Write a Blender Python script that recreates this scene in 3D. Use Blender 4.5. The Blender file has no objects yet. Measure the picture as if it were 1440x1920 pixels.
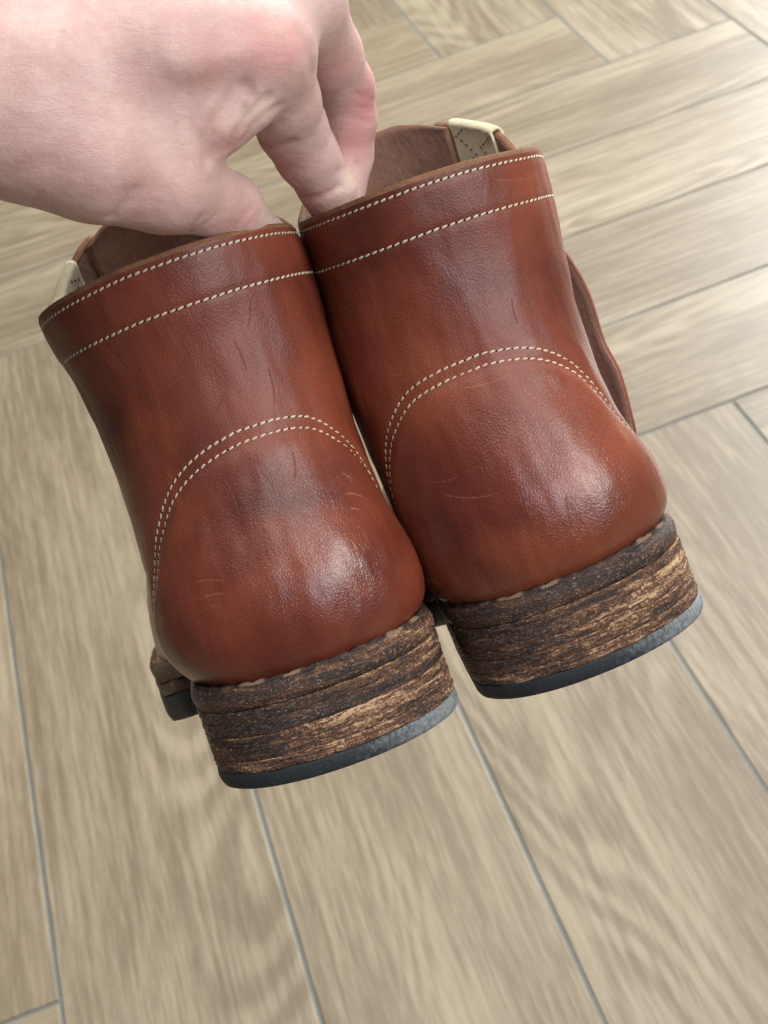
import bpy, math, random
import numpy as np
from mathutils import Matrix, Vector, noise as mnoise

random.seed(7); np.random.seed(7)
scene = bpy.context.scene
COL = scene.collection
MM = 0.001

# ------------------------------------------------------------------ camera
CAM_ROT = Matrix(((0.93367235, 0.35132190, -0.06949001),
                  (-0.28025843, 0.59597046, -0.75251208),
                  (-0.22295997, 0.72207488, 0.65490206)))
CAM_LOC = Vector((0.30503645, -1.14240568, 1.01940676))
cam_data = bpy.data.cameras.new("camera")
cam_data.sensor_fit = 'HORIZONTAL'
cam_data.sensor_width = 27.0
cam_data.lens = 27.0 * 2756.0 / 1440.0
cam_data.clip_start = 0.02
cam_data.clip_end = 100.0
cam_data.dof.use_dof = True
cam_data.dof.focus_distance = 0.405
cam_data.dof.aperture_fstop = 33.0
cam = bpy.data.objects.new("camera", cam_data)
cam.matrix_world = Matrix.Translation(CAM_LOC) @ CAM_ROT.to_4x4()
COL.objects.link(cam)
scene.camera = cam

# ------------------------------------------------------------------ world and lamps (daylight from windows of a room, plus added overhead bounce)
world = bpy.data.worlds.new("World")
scene.world = world
world.use_nodes = True
bg = world.node_tree.nodes["Background"]
bg.inputs[0].default_value = (0.93, 0.97, 1.0, 1)
bg.inputs[1].default_value = 0.085
scene.view_settings.view_transform = 'Standard'
scene.view_settings.look = 'None'
scene.view_settings.exposure = 0.0
scene.view_settings.gamma = 1.0
try:
    scene.cycles.use_denoising = True
    scene.cycles.max_bounces = 6
except Exception:
    pass

def area_lamp(name, loc, target, w, h, power, color):
    l = bpy.data.lights.new(name, 'AREA')
    l.shape = 'RECTANGLE'; l.size = w; l.size_y = h; l.energy = power; l.color = color
    o = bpy.data.objects.new(name, l)
    d = (Vector(target) - Vector(loc)).normalized()
    o.location = loc
    o.rotation_euler = d.to_track_quat('-Z', 'Y').to_euler()
    COL.objects.link(o)
    return o
def polar(az, el, r, c=(0.34, -0.87, 0.75)):
    a, e = math.radians(az), math.radians(el)
    return (c[0] + r * math.cos(e) * math.cos(a), c[1] + r * math.cos(e) * math.sin(a), c[2] + r * math.sin(e))
HEELS = (0.34, -0.87, 0.75)
area_lamp("window_light", polar(-42, 30, 2.6), HEELS, 0.80, 1.30, 47, (1.0, 0.985, 0.96))
area_lamp("window_light", polar(-68, 30, 2.6), HEELS, 0.34, 1.25, 18, (0.72, 0.82, 1.0))
area_lamp("window_light", (2.75, 2.2, 1.75), (1.0, 0.2, 0.0), 1.3, 1.5, 200, (0.93, 0.98, 1.0))
area_lamp("ceiling_bounce", (0.9, 0.1, 2.7), (0.8, 0.0, 0.0), 3.2, 3.2, 100, (1.0, 0.985, 0.965))  # area lamp added overhead, standing in for daylight bounced off the unseen ceiling

# ------------------------------------------------------------------ helpers
def link(name, data, parent=None, mat=None):
    o = bpy.data.objects.new(name, data)
    COL.objects.link(o)
    if parent is not None:
        o.parent = parent
    if mat is not None:
        for m in (mat if isinstance(mat, (list, tuple)) else [mat]):
            data.materials.append(m)
    return o

def make_mesh(name, verts, faces, smooth=True, uvs=None, mats=None):
    me = bpy.data.meshes.new(name)
    me.from_pydata([tuple(v) for v in verts], [], [tuple(f) for f in faces])
    if uvs is not None:
        lay = me.uv_layers.new(name="UVMap")
        li = np.empty(len(me.loops), np.int32); me.loops.foreach_get('vertex_index', li)
        lay.data.foreach_set('uv', np.asarray(uvs, np.float32)[li].ravel())
    if mats is not None:
        me.polygons.foreach_set('material_index', np.asarray(mats, np.int32))
    if smooth:
        me.polygons.foreach_set('use_smooth', np.ones(len(me.polygons), bool))
    me.update()
    return me

def thing(o, label, cat, group=None, kind=None):
    if label: o['label'] = label
    if cat: o['category'] = cat
    if group: o['group'] = group
    if kind: o['kind'] = kind
    return o

def grid_faces(nr, nc, wrap=False):
    f = []
    for i in range(nr - 1):
        for j in range(nc if wrap else nc - 1):
            k = (j + 1) % nc
            f.append((i * nc + j, i * nc + k, (i + 1) * nc + k, (i + 1) * nc + j))
    return f

def smooth01(x):
    x = np.clip(x, 0, 1); return x * x * (3 - 2 * x)

def table(pts, sig=2.0, lo=None, hi=None):
    xs = np.array([p[0] for p in pts], float); ys = np.array([p[1] for p in pts], float)
    lo = xs[0] if lo is None else lo; hi = xs[-1] if hi is None else hi
    g = np.linspace(lo, hi, 800); v = np.interp(g, xs, ys)
    st = g[1] - g[0]; n = max(1, int(3 * sig / st)); k = np.exp(-.5 * (np.arange(-n, n + 1) * st / sig) ** 2); k /= k.sum()
    v = np.convolve(np.pad(v, n, mode='reflect', reflect_type='odd'), k, mode='valid')
    return lambda x: np.interp(x, g, v)

def fbm(P, scale, seed, octv=3):
    out = np.empty(len(P))
    off = Vector((seed * 13.7, seed * 7.3, seed * 3.1))
    for i, p in enumerate(P):
        out[i] = mnoise.fractal(Vector(p) * scale + off, 1.0, 2.0, octv)
    return out

# ------------------------------------------------------------------ material helper
class NT:
    def __init__(self, name):
        self.m = bpy.data.materials.new(name); self.m.use_nodes = True
        self.t = self.m.node_tree
        self.p = self.t.nodes["Principled BSDF"]
    def n(self, typ, **kw):
        nd = self.t.nodes.new(typ)
        for k, v in kw.items():
            if k in ('ins',):
                for kk, vv in v.items():
                    self.set(nd.inputs[kk], vv)
            else:
                setattr(nd, k, v)
        return nd
    def set(self, sock, v):
        if isinstance(v, bpy.types.NodeSocket):
            self.t.links.new(v, sock)
        else:
            sock.default_value = v
    def math(self, op, a, b=0.0, c=0.0, clamp=False):
        nd = self.n('ShaderNodeMath', operation=op, use_clamp=clamp)
        self.set(nd.inputs[0], a); self.set(nd.inputs[1], b); self.set(nd.inputs[2], c)
        return nd.outputs[0]
    def vmath(self, op, a, b=(0, 0, 0)):
        nd = self.n('ShaderNodeVectorMath', operation=op)
        self.set(nd.inputs[0], a); self.set(nd.inputs[1], b)
        return nd.outputs['Value'] if op in ('LENGTH', 'DISTANCE', 'DOT_PRODUCT') else nd.outputs[0]
    def mapping(self, vec, scale=(1, 1, 1), loc=(0, 0, 0), rot=(0, 0, 0)):
        nd = self.n('ShaderNodeMapping')
        self.set(nd.inputs['Vector'], vec); nd.inputs['Scale'].default_value = scale
        self.set(nd.inputs['Location'], loc); nd.inputs['Rotation'].default_value = rot
        return nd.outputs[0]
    def noise(self, vec, scale, detail=3, rough=.5, dist=0.0):
        nd = self.n('ShaderNodeTexNoise'); self.set(nd.inputs['Vector'], vec)
        nd.inputs['Scale'].default_value = scale; nd.inputs['Detail'].default_value = detail
        nd.inputs['Roughness'].default_value = rough; nd.inputs['Distortion'].default_value = dist
        return nd.outputs[0]
    def voronoi(self, vec, scale, feature='F1', rand=1.0):
        nd = self.n('ShaderNodeTexVoronoi', feature=feature); self.set(nd.inputs['Vector'], vec)
        nd.inputs['Scale'].default_value = scale; nd.inputs['Randomness'].default_value = rand
        return nd.outputs['Distance']
    def ramp(self, f, lo, hi, a=0.0, b=1.0):
        nd = self.n('ShaderNodeMapRange', interpolation_type='SMOOTHSTEP')
        self.set(nd.inputs[0], f); nd.inputs[1].default_value = lo; nd.inputs[2].default_value = hi
        self.set(nd.inputs[3], a); self.set(nd.inputs[4], b)
        return nd.outputs[0]
    def mix(self, f, a, b, blend='MIX'):
        nd = self.n('ShaderNodeMix', data_type='RGBA', blend_type=blend)
        self.set(nd.inputs[0], f)
        self.set(nd.inputs[6], a if isinstance(a, bpy.types.NodeSocket) else tuple(a) + (1,) * (4 - len(a)))
        self.set(nd.inputs[7], b if isinstance(b, bpy.types.NodeSocket) else tuple(b) + (1,) * (4 - len(b)))
        return nd.outputs[2]
    def bump(self, h, strength, dist, prev=None):
        nd = self.n('ShaderNodeBump'); self.set(nd.inputs['Height'], h)
        nd.inputs['Strength'].default_value = strength; nd.inputs['Distance'].default_value = dist
        if prev is not None: self.t.links.new(prev, nd.inputs['Normal'])
        return nd.outputs[0]
    def obj(self):
        return self.n('ShaderNodeTexCoord').outputs['Object']
    def uv(self):
        return self.n('ShaderNodeTexCoord').outputs['UV']
    def rnd(self):
        return self.n('ShaderNodeObjectInfo').outputs['Random']
    def out(self, color=None, rough=None, normal=None, **kw):
        if color is not None: self.set(self.p.inputs['Base Color'], color if isinstance(color, bpy.types.NodeSocket) else tuple(color) + (1,))
        if rough is not None: self.set(self.p.inputs['Roughness'], rough)
        if normal is not None: self.set(self.p.inputs['Normal'], normal)
        for k, v in kw.items(): self.set(self.p.inputs[k.replace('_', ' ')], v)
        return self.m

# ------------------------------------------------------------------ materials
def mat_plank():
    t = NT("wood_look_tile")
    off = t.n('ShaderNodeCombineXYZ'); r = t.rnd()
    t.set(off.inputs[0], t.math('MULTIPLY', r, 37.0)); t.set(off.inputs[1], t.math('MULTIPLY', r, 91.0)); t.set(off.inputs[2], t.math('MULTIPLY', r, 13.0))
    P = t.vmath('ADD', t.obj(), off.outputs[0])
    # growth rings: contour lines of a smooth field drawn out along the plank
    f1 = t.noise(t.mapping(P, (1.5, 6.5, 1)), 1.0, 1.0, .4, .25)
    wob = t.noise(t.mapping(P, (14, 60, 1)), 1.0, 2.0, .5)
    rings = t.math('SINE', t.math('ADD', t.math('MULTIPLY', f1, 150.0), t.math('MULTIPLY', wob, 2.2)))
    rings = t.ramp(rings, -1.0, 1.0)
    mask = t.ramp(t.noise(t.mapping(P, (1.1, 7, 1), (5, 3, 0)), 1.0, 1.0), .40, .62)
    streak = t.noise(t.mapping(P, (4.0, 125, 1)), 1.0, 5.0, .62)
    fine = t.noise(t.mapping(P, (13, 190, 1)), 1.0, 4.0, .65, .3)
    short = t.noise(t.mapping(P, (30, 300, 1), (3, 8, 0)), 1.0, 4.0, .6, .4)
    cloud = t.noise(t.mapping(P, (2.0, 9, 1), (9, 1, 0)), 1.0, 2.0)
    g = t.math('ADD', t.math('MULTIPLY', t.math('MULTIPLY', rings, mask), .26), t.math('MULTIPLY', t.ramp(streak, .25, .75), .36))
    g = t.math('ADD', g, t.math('ADD', t.math('MULTIPLY', t.ramp(fine, .3, .7), .24), t.math('MULTIPLY', t.ramp(short, .3, .7), .20)))
    g = t.math('ADD', g, t.math('MULTIPLY', t.ramp(cloud, .3, .7), .22))
    c = t.mix(t.ramp(g, .28, 1.0), (.182, .138, .086), (.330, .265, .178))
    c = t.mix(t.ramp(cloud, .5, .75, 0, .35), c, (.33, .275, .19))
    tint = t.math('MULTIPLY_ADD', t.rnd(), .20, .90)
    hv = t.n('ShaderNodeHueSaturation'); t.set(hv.inputs['Color'], c); t.set(hv.inputs['Value'], tint)
    nb = t.bump(t.math('ADD', t.math('MULTIPLY', fine, .5), streak), .12, .0006)
    return t.out(hv.outputs[0], t.ramp(streak, .3, .8, .38, .50), nb, Specular_IOR_Level=.42)

def mat_grout():
    t = NT("grout_grey"); P = t.obj()
    n = t.noise(P, 400, 4, .6)
    return t.out(t.mix(n, (.115, .122, .112), (.19, .198, .182)), .85, t.bump(n, .5, .001))

LEATHER_BASE = ((.112, .0210, .0118), (.222, .0515, .0245))
def mat_leather(name, scratches, creases, seed):
    t = NT(name); P = t.vmath('ADD', t.obj(), (seed * .37, seed * .11, seed * .23)); U = t.uv()
    big = t.noise(P, 22, 3, .55)
    mid = t.noise(P, 75, 4, .6)
    fine = t.noise(P, 900, 3, .6)
    c = t.mix(t.ramp(big, .33, .66), LEATHER_BASE[0], LEATHER_BASE[1])
    c = t.mix(t.ramp(mid, .35, .75, 0, .45), c, (.200, .044, .0195))
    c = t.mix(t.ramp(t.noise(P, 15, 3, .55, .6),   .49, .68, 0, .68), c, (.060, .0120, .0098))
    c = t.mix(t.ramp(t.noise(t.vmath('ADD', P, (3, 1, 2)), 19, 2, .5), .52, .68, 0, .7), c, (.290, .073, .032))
    # pebble grain: cells with fine creases between them, drawn out across the boot
    warp = t.n('ShaderNodeTexNoise'); t.set(warp.inputs['Vector'], P); warp.inputs['Scale'].default_value = 260; warp.inputs['Detail'].default_value = 2
    wv = t.n('ShaderNodeVectorMath', operation='MULTIPLY_ADD'); t.set(wv.inputs[0], warp.outputs[1]); wv.inputs[1].default_value = (.0022,) * 3; t.set(wv.inputs[2], P)
    cell = t.voronoi(wv.outputs[0], 1150, 'DISTANCE_TO_EDGE')
    crease = t.ramp(cell, .0, .38)
    cell2 = t.voronoi(t.mapping(wv.outputs[0], (1, 1, .7)), 900, 'DISTANCE_TO_EDGE')
    crease2 = t.ramp(cell2, .0, .30)
    zone = t.ramp(t.noise(P, 28, 2), .38, .66, .25, 1.0)
    c = t.mix(t.math('MULTIPLY', t.math('SUBTRACT', 1.0, crease), .30), c, (.085, .016, .009))
    # wear: pale hairlines and nicks
    hair = t.noise(t.mapping(P, (260, 260, 22), rot=(.2, .35, .3)), 1.0, 2, .6, .6)
    hair = t.math('MULTIPLY', t.ramp(hair, .735, .80), t.ramp(t.noise(P, 45, 2), .5, .62))
    c = t.mix(t.math('MULTIPLY', hair, .35), c, (.42, .17, .085))
    # scuffs with a place of their own, (u0,v0,u1,v1,width,strength) in surface millimetres
    sx = t.n('ShaderNodeSeparateXYZ'); t.set(sx.inputs[0], U)
    wb = t.math('MULTIPLY', t.math('SUBTRACT', t.noise(U, 600, 2), .5), .010)
    def strokes(segs):
      tot = None
      for (u0, v0, u1, v1, w, s) in segs:
        a = Vector((u0, v0, 0)) * .01; b = Vector((u1, v1, 0)) * .01; d = b - a; L = d.length; dn = d / L
        rel = t.vmath('SUBTRACT', U, tuple(a))
        al = t.math('DIVIDE', t.vmath('DOT_PRODUCT', rel, tuple(dn)), L)
        ac = t.math('ADD', t.vmath('DOT_PRODUCT', rel, (-dn.y, dn.x, 0)), wb)
        bend = t.math('MULTIPLY', t.math('MULTIPLY', al, t.math('SUBTRACT', 1.0, al)), L * .25)
        ac = t.math('ABSOLUTE', t.math('ADD', ac, bend))
        m = t.math('MULTIPLY', t.ramp(ac, w * .01 * .25, w * .01, 1, 0), t.math('MULTIPLY', t.ramp(al, 0, .12), t.ramp(al, .8, 1.0, 1, 0)))
        m = t.math('MULTIPLY', m, s)
        tot = m if tot is None else t.math('MAXIMUM', tot, m)
      return tot
    tot = strokes(scratches); crs = t.math('MULTIPLY', strokes(creases), t.ramp(t.noise(U, 130, 3, .6), .30, .5))
    brk = t.math('MULTIPLY', t.ramp(t.noise(U, 420, 4, .75), .38, .60), t.ramp(t.noise(U, 110, 3, .7), .36, .56))
    tot = t.math('MULTIPLY', tot, brk)
    c = t.mix(tot, c, (.60, .30, .16))
    c = t.mix(t.math('MULTIPLY', crs, .28), c, (.05, .010, .008))
    h = t.math('ADD', t.math('MULTIPLY', crease, .75), t.math('MULTIPLY', t.math('MULTIPLY', crease2, zone), .6))
    h = t.math('ADD', h, t.math('MULTIPLY', fine, .35))
    nb = t.bump(h, .27, .00022)
    nb = t.bump(t.math('SUBTRACT', 1.0, crs), .5, .0005, nb)
    fold = t.noise(t.mapping(P, (190, 190, 38), rot=(.0, .25, .1)), 1.0, 2, .5, .8)
    fold = t.ramp(t.math('ABSOLUTE', t.math('SUBTRACT', fold, .5)), 0, .05)
    fz = t.ramp(t.noise(P, 30, 1), .50, .68)
    nb = t.bump(t.math('MULTIPLY', fold, fz), .12, .0005, nb)
    nb = t.bump(mid, .10, .0020, nb)
    sv = t.n('ShaderNodeSeparateXYZ'); t.set(sv.inputs[0], U)
    soft = t.ramp(t.math('ADD', sv.outputs[1], t.math('MULTIPLY', t.math('SUBTRACT', big, .5), .25)), .78, 1.02)   # the soft shaft is duller than the stiff, polished heel
    rough = t.math('ADD', t.ramp(big, .3, .7, .29, .37), t.math('MULTIPLY', tot, .3))
    rough = t.math('ADD', rough, t.math('MULTIPLY', soft, .14))
    return t.out(c, rough, nb, Coat_Weight=t.math('MULTIPLY_ADD', soft, -.20, .24), Coat_Roughness=.25, Specular_IOR_Level=t.math('MULTIPLY_ADD', soft, -.10, .52))

def mat_suede():
    t = NT("brown_flesh_side"); P = t.obj()
    n = t.noise(P, 420, 4, .7); b = t.noise(P, 40, 3)
    s = t.noise(t.mapping(P, (900, 900, 260)), 1.0, 3, .7)
    c = t.mix(n, (.140, .070, .047), (.27, .155, .108))
    c = t.mix(t.ramp(b, .35, .7, 0, .6), c, (.165, .080, .062))
    c = t.mix(t.ramp(s, .62, .72, 0, .5), c, (.075, .034, .026))
    return t.out(c, .95, t.bump(t.math('ADD', n, s), .6, .0006), Sheen_Weight=.15, Specular_IOR_Level=.2)

def mat_raw_edge():
    t = NT("raw_leather_edge"); P = t.obj()
    n = t.noise(P, 700, 4, .7); b = t.noise(P, 130, 3)
    c = t.mix(n, (.12, .052, .026), (.30, .155, .085))
    c = t.mix(t.ramp(b, .4, .7, 0, .5), c, (.11, .05, .028))
    return t.out(c, .9, t.bump(n, .7, .0006), Specular_IOR_Level=.25)

def mat_thread():
    t = NT("cream_thread"); P = t.obj()
    n = t.noise(P, 300, 3); f = t.noise(t.mapping(P, (2500, 2500, 2500)), 1.0, 2)
    return t.out(t.mix(n, (.44, .35, .225), (.66, .575, .42)), .55, t.bump(f, .4, .0002))

def mat_plain(name, c, r, sp=.5):
    t = NT(name); n = t.noise(t.obj(), 500, 3)
    return t.out(t.mix(n, tuple(x * .8 for x in c), tuple(min(1, x * 1.2) for x in c)), r, Specular_IOR_Level=sp)

def mat_tape():
    t = NT("cream_cotton_tape"); U = t.uv(); P = t.obj()
    w = t.n('ShaderNodeTexWave', wave_type='BANDS', bands_direction='X'); t.set(w.inputs[0], t.mapping(U, (140, 140, 1))); w.inputs['Scale'].default_value = 1.0
    w2 = t.n('ShaderNodeTexWave', wave_type='BANDS', bands_direction='Y'); t.set(w2.inputs[0], t.mapping(U, (140, 140, 1))); w2.inputs['Scale'].default_value = 1.0
    n = t.noise(P, 350, 3); st = t.noise(P, 120, 2)
    wv = t.math('MULTIPLY', w.outputs[1], w2.outputs[1])
    c = t.mix(n, (.50, .44, .27), (.74, .69, .50))
    c = t.mix(t.ramp(st, .5, .7, 0, .35), c, (.42, .38, .33))
    return t.out(c, .95, t.bump(t.math('ADD', wv, n), .5, .0004), Specular_IOR_Level=.15)

def mat_stack(name, seed, bias=0.0, gloss=.38):
    """worn stacked leather: dark burnish rubbed through to tan along the layers"""
    t = NT(name); U = t.uv(); P = t.obj()
    r = t.rnd()
    U2 = t.n('ShaderNodeCombineXYZ'); sp = t.n('ShaderNodeSeparateXYZ'); t.set(sp.inputs[0], U)
    t.set(U2.inputs[0], sp.outputs[0]); t.set(U2.inputs[1], t.math('MULTIPLY_ADD', t.math('SUBTRACT', t.noise(t.mapping(U, (9, 22, 1)), 1.0, 3, .6), .5), .030, sp.outputs[1])); t.set(U2.inputs[2], t.math('MULTIPLY_ADD', r, .7, seed))
    V = U2.outputs[0]
    s1 = t.noise(t.mapping(V, (7, 60, 9)), 1.0, 5, .65, .5)
    s2 = t.noise(t.mapping(V, (26, 230, 9), (1, 2, 3)), 1.0, 4, .7, .5)
    sp1 = t.noise(P, 1150, 4, .75)
    big = t.noise(t.mapping(V, (2.6, 9, 5), (4, 4, 1)), 1.0, 2)
    wear = t.math('ADD', t.math('MULTIPLY', s1, .46), t.math('MULTIPLY', s2, .50))
    wear = t.math('ADD', wear, t.math('MULTIPLY', t.math('SUBTRACT', big, .5), .55))
    rim = t.n('ShaderNodeAttribute', attribute_name='rim').outputs['Fac']
    wear = t.math('ADD', wear, t.math('MULTIPLY', t.math('SUBTRACT', sp1, .5), .52))
    wear = t.math('ADD', wear, t.math('MULTIPLY', t.math('MULTIPLY', rim, s2), .20))
    sx = t.n('ShaderNodeSeparateXYZ'); t.set(sx.inputs[0], P)
    wear = t.math('ADD', wear, t.ramp(sx.outputs[0], -.035, .035, bias - .05, bias + .03))
    c = t.mix(t.ramp(s1, .3, .7), (.016, .0105, .0100), (.058, .029, .021))
    c = t.mix(t.ramp(wear, .47, .60), c, (.165, .070, .034))
    c = t.mix(t.ramp(wear, .59, .69), c, (.58, .38, .215))
    joint = t.math('MULTIPLY', t.ramp(rim, .35, .85), t.ramp(t.noise(t.mapping(V, (30, 60, 9), (7, 7, 2)), 1.0, 4, .7), .50, .66))
    c = t.mix(t.math('MULTIPLY', joint, .8), c, (.46, .30, .17))
    fuzz = t.math('MULTIPLY', t.ramp(t.noise(t.mapping(P, (700, 700, 1500)), 1.0, 3, .8), .56, .66), t.ramp(t.noise(P, 90, 2), .38, .62, .25, 1))
    c = t.mix(t.math('MULTIPLY', fuzz, .7), c, (.42, .275, .165))
    fleck = t.ramp(t.noise(P, 1500, 2, .8), .64, .72)
    c = t.mix(t.math('MULTIPLY', fleck, .8), c, (.55, .42, .29))
    gre = t.ramp(t.noise(P, 60, 3), .55, .75, 0, .35)
    c = t.mix(gre, c, (.085, .075, .078))
    h = t.math('ADD', t.math('MULTIPLY', s2, .8), t.math('MULTIPLY', sp1, 1.0))
    nb = t.bump(h, .6, .0011)
    nb = t.bump(s1, .22, .003, nb)
    return t.out(c, t.ramp(wear, .42, .6, gloss, .85), nb, Specular_IOR_Level=.45)

def mat_rubber():
    t = NT("dark_grey_rubber"); P = t.obj(); U = t.uv()
    n = t.noise(P, 60, 4, .6); f = t.noise(P, 900, 4, .7); d = t.noise(t.mapping(U, (60, 45, 1)), 1.0, 4, .75)
    sx = t.n('ShaderNodeSeparateXYZ'); t.set(sx.inputs[0], P)
    c = t.mix(n, (.011, .013, .0145), (.034, .039, .043))
    sc = t.ramp(t.math('ADD', t.math('MULTIPLY', t.ramp(sx.outputs[0], -.03, .042), .5), t.math('MULTIPLY', d, .6)), .50, .92)
    c = t.mix(t.math('MULTIPLY', sc, .8), c, (.34, .365, .365))
    c = t.mix(t.ramp(f, .62, .75, 0, .35), c, (.30, .33, .34))
    return t.out(c, .58, t.bump(f, .6, .0006), Specular_IOR_Level=.3)

def mat_skin():
    t = NT("skin"); P = t.obj()
    at = t.n('ShaderNodeAttribute', attribute_name="pink").outputs['Fac']
    fr = t.n('ShaderNodeAttribute', attribute_name="pale").outputs['Fac']
    n = t.noise(P, 45, 4, .6); m = t.noise(P, 170, 3, .6); f = t.noise(P, 1100, 3, .7)
    c = t.mix(t.ramp(n, .3, .7), (.56, .355, .31), (.68, .485, .43))
    c = t.mix(t.ramp(m, .45, .75, 0, .45), c, (.60, .35, .32))
    c = t.mix(t.ramp(t.noise(P, 330, 3, .6), .50, .75, 0, .22), c, (.66, .37, .34))
    c = t.mix(t.ramp(t.noise(t.vmath('ADD', P, (2, 5, 1)), 240, 3, .6), .52, .75, 0, .25), c, (.78, .62, .55))
    c = t.mix(t.math('MULTIPLY', at, .95), c, (.62, .245, .235))
    c = t.mix(t.math('MULTIPLY', fr, .8), c, (.74, .62, .48))
    ml = t.n('ShaderNodeAttribute', attribute_name="mole").outputs['Fac']
    c = t.mix(t.math('MULTIPLY', ml, .85), c, (.20, .085, .06))
    spot = t.ramp(t.voronoi(P, 62), .03, .055, .75, 0)
    spot = t.math('MULTIPLY', spot, t.ramp(t.noise(P, 30, 1), .58, .62))
    c = t.mix(spot, c, (.34, .16, .11))
    warp = t.n('ShaderNodeTexNoise'); t.set(warp.inputs['Vector'], P); warp.inputs['Scale'].default_value = 220
    wv = t.n('ShaderNodeVectorMath', operation='MULTIPLY_ADD'); t.set(wv.inputs[0], warp.outputs[1]); wv.inputs[1].default_value = (.0016,) * 3; t.set(wv.inputs[2], P)
    cell = t.ramp(t.voronoi(wv.outputs[0], 1500, 'DISTANCE_TO_EDGE'), 0, .25)
    lines = t.noise(t.mapping(P, (170, 900, 500), rot=(0, 0, .5)), 1.0, 3, .6, .8)
    lines2 = t.noise(t.mapping(P, (1300, 300, 500), rot=(0, 0, .3)), 1.0, 3, .6, .5)
    h = t.math('ADD', t.math('MULTIPLY', cell, .25), t.math('ADD', t.math('MULTIPLY', lines, .8), t.math('MULTIPLY', lines2, .6)))
    nb = t.bump(h, .45, .00030)
    nb = t.bump(m, .15, .0012, nb)
    nb = t.bump(n, .35, .003, nb)
    return t.out(c, t.ramp(m, .3, .7, .46, .56), nb, Subsurface_Weight=.25, Subsurface_Radius=(.9, .35, .2), Subsurface_Scale=.0035, Specular_IOR_Level=.42)

M_PLANK = mat_plank(); M_GROUT = mat_grout(); M_SUEDE = mat_suede(); M_EDGE = mat_raw_edge()
M_THREAD = mat_thread(); M_HOLE = mat_plain("needle_hole", (.035, .014, .009), .9, .2)
M_TAPE = mat_tape(); M_BLACK = mat_plain("black_yarn", (.075, .075, .075), .9, .2)
M_RUBBER = mat_rubber(); M_SKIN = mat_skin()
M_STACK = mat_stack("stacked_leather", .3, .018, .34)
M_BURNISH = mat_stack("burnished_seat_leather", 1.3, .008, .28)
M_SEAT = mat_plain("burnished_seat_edge", (.06, .033, .022), .4)

# ------------------------------------------------------------------ floor: herringbone of wood-look tiles, 1 x 6 units of 0.2 m
W = 0.2; GAP = 0.0032; TH = 0.010
floor = link("floor", make_mesh("floor", [(-5, -5, -.0013), (6, -5, -.0013), (6, 6, -.0013), (-5, 6, -.0013)], [(0, 1, 2, 3)], False), None, M_GROUT)
thing(floor, "herringbone floor of wood look tiles with thin grey grout lines", None, None, 'structure')

def plank_mesh():
    L = 6 * W - GAP; B = W - GAP; b = .0012
    xs = [0, b, L - b, L]
    ring = lambda i, z: [(-L / 2 + i, -B / 2 + i, z), (L / 2 - i, -B / 2 + i, z), (L / 2 - i, B / 2 - i, z), (-L / 2 + i, B / 2 - i, z)]
    v = ring(0, -TH) + ring(0, -b) + ring(b * .35, -b * .3) + ring(b, 0)
    f = []
    for k in range(3):
        for j in range(4):
            f.append((k * 4 + j, k * 4 + (j + 1) % 4, k * 4 + 4 + (j + 1) % 4, k * 4 + 4 + j))
    f += [(12, 13, 14, 15), (3, 2, 1, 0)]
    me = make_mesh("tile_plank", v, f, False); me.materials.append(M_PLANK)
    return me
PLANK = plank_mesh()
def add_plank(cx, cy, rot):
    o = bpy.data.objects.new("tile_plank", PLANK); COL.objects.link(o); o.parent = floor
    o.location = (cx * W, cy * W, random.uniform(-.0002, .0002)); o.rotation_euler = (0, 0, rot + random.choice((0, math.pi)))
X0, X1, Y0, Y1 = -14, 18, -12, 20
def inside(cx, cy, hx, hy): return cx + hx > X0 and cx - hx < X1 and cy + hy > Y0 and cy - hy < Y1
for i in range(-16, 24):
    for k in range(-4, 5):
        top = 3 - i + 12 * k
        if inside(i + .5, top - 3, .5, 3): add_plank(i + .5, top - 3, math.pi / 2)
        left = 3 - i + 12 * k
        if inside(left + 3, i + .5, 3, .5): add_plank(left + 3, i + .5, 0)

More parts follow.
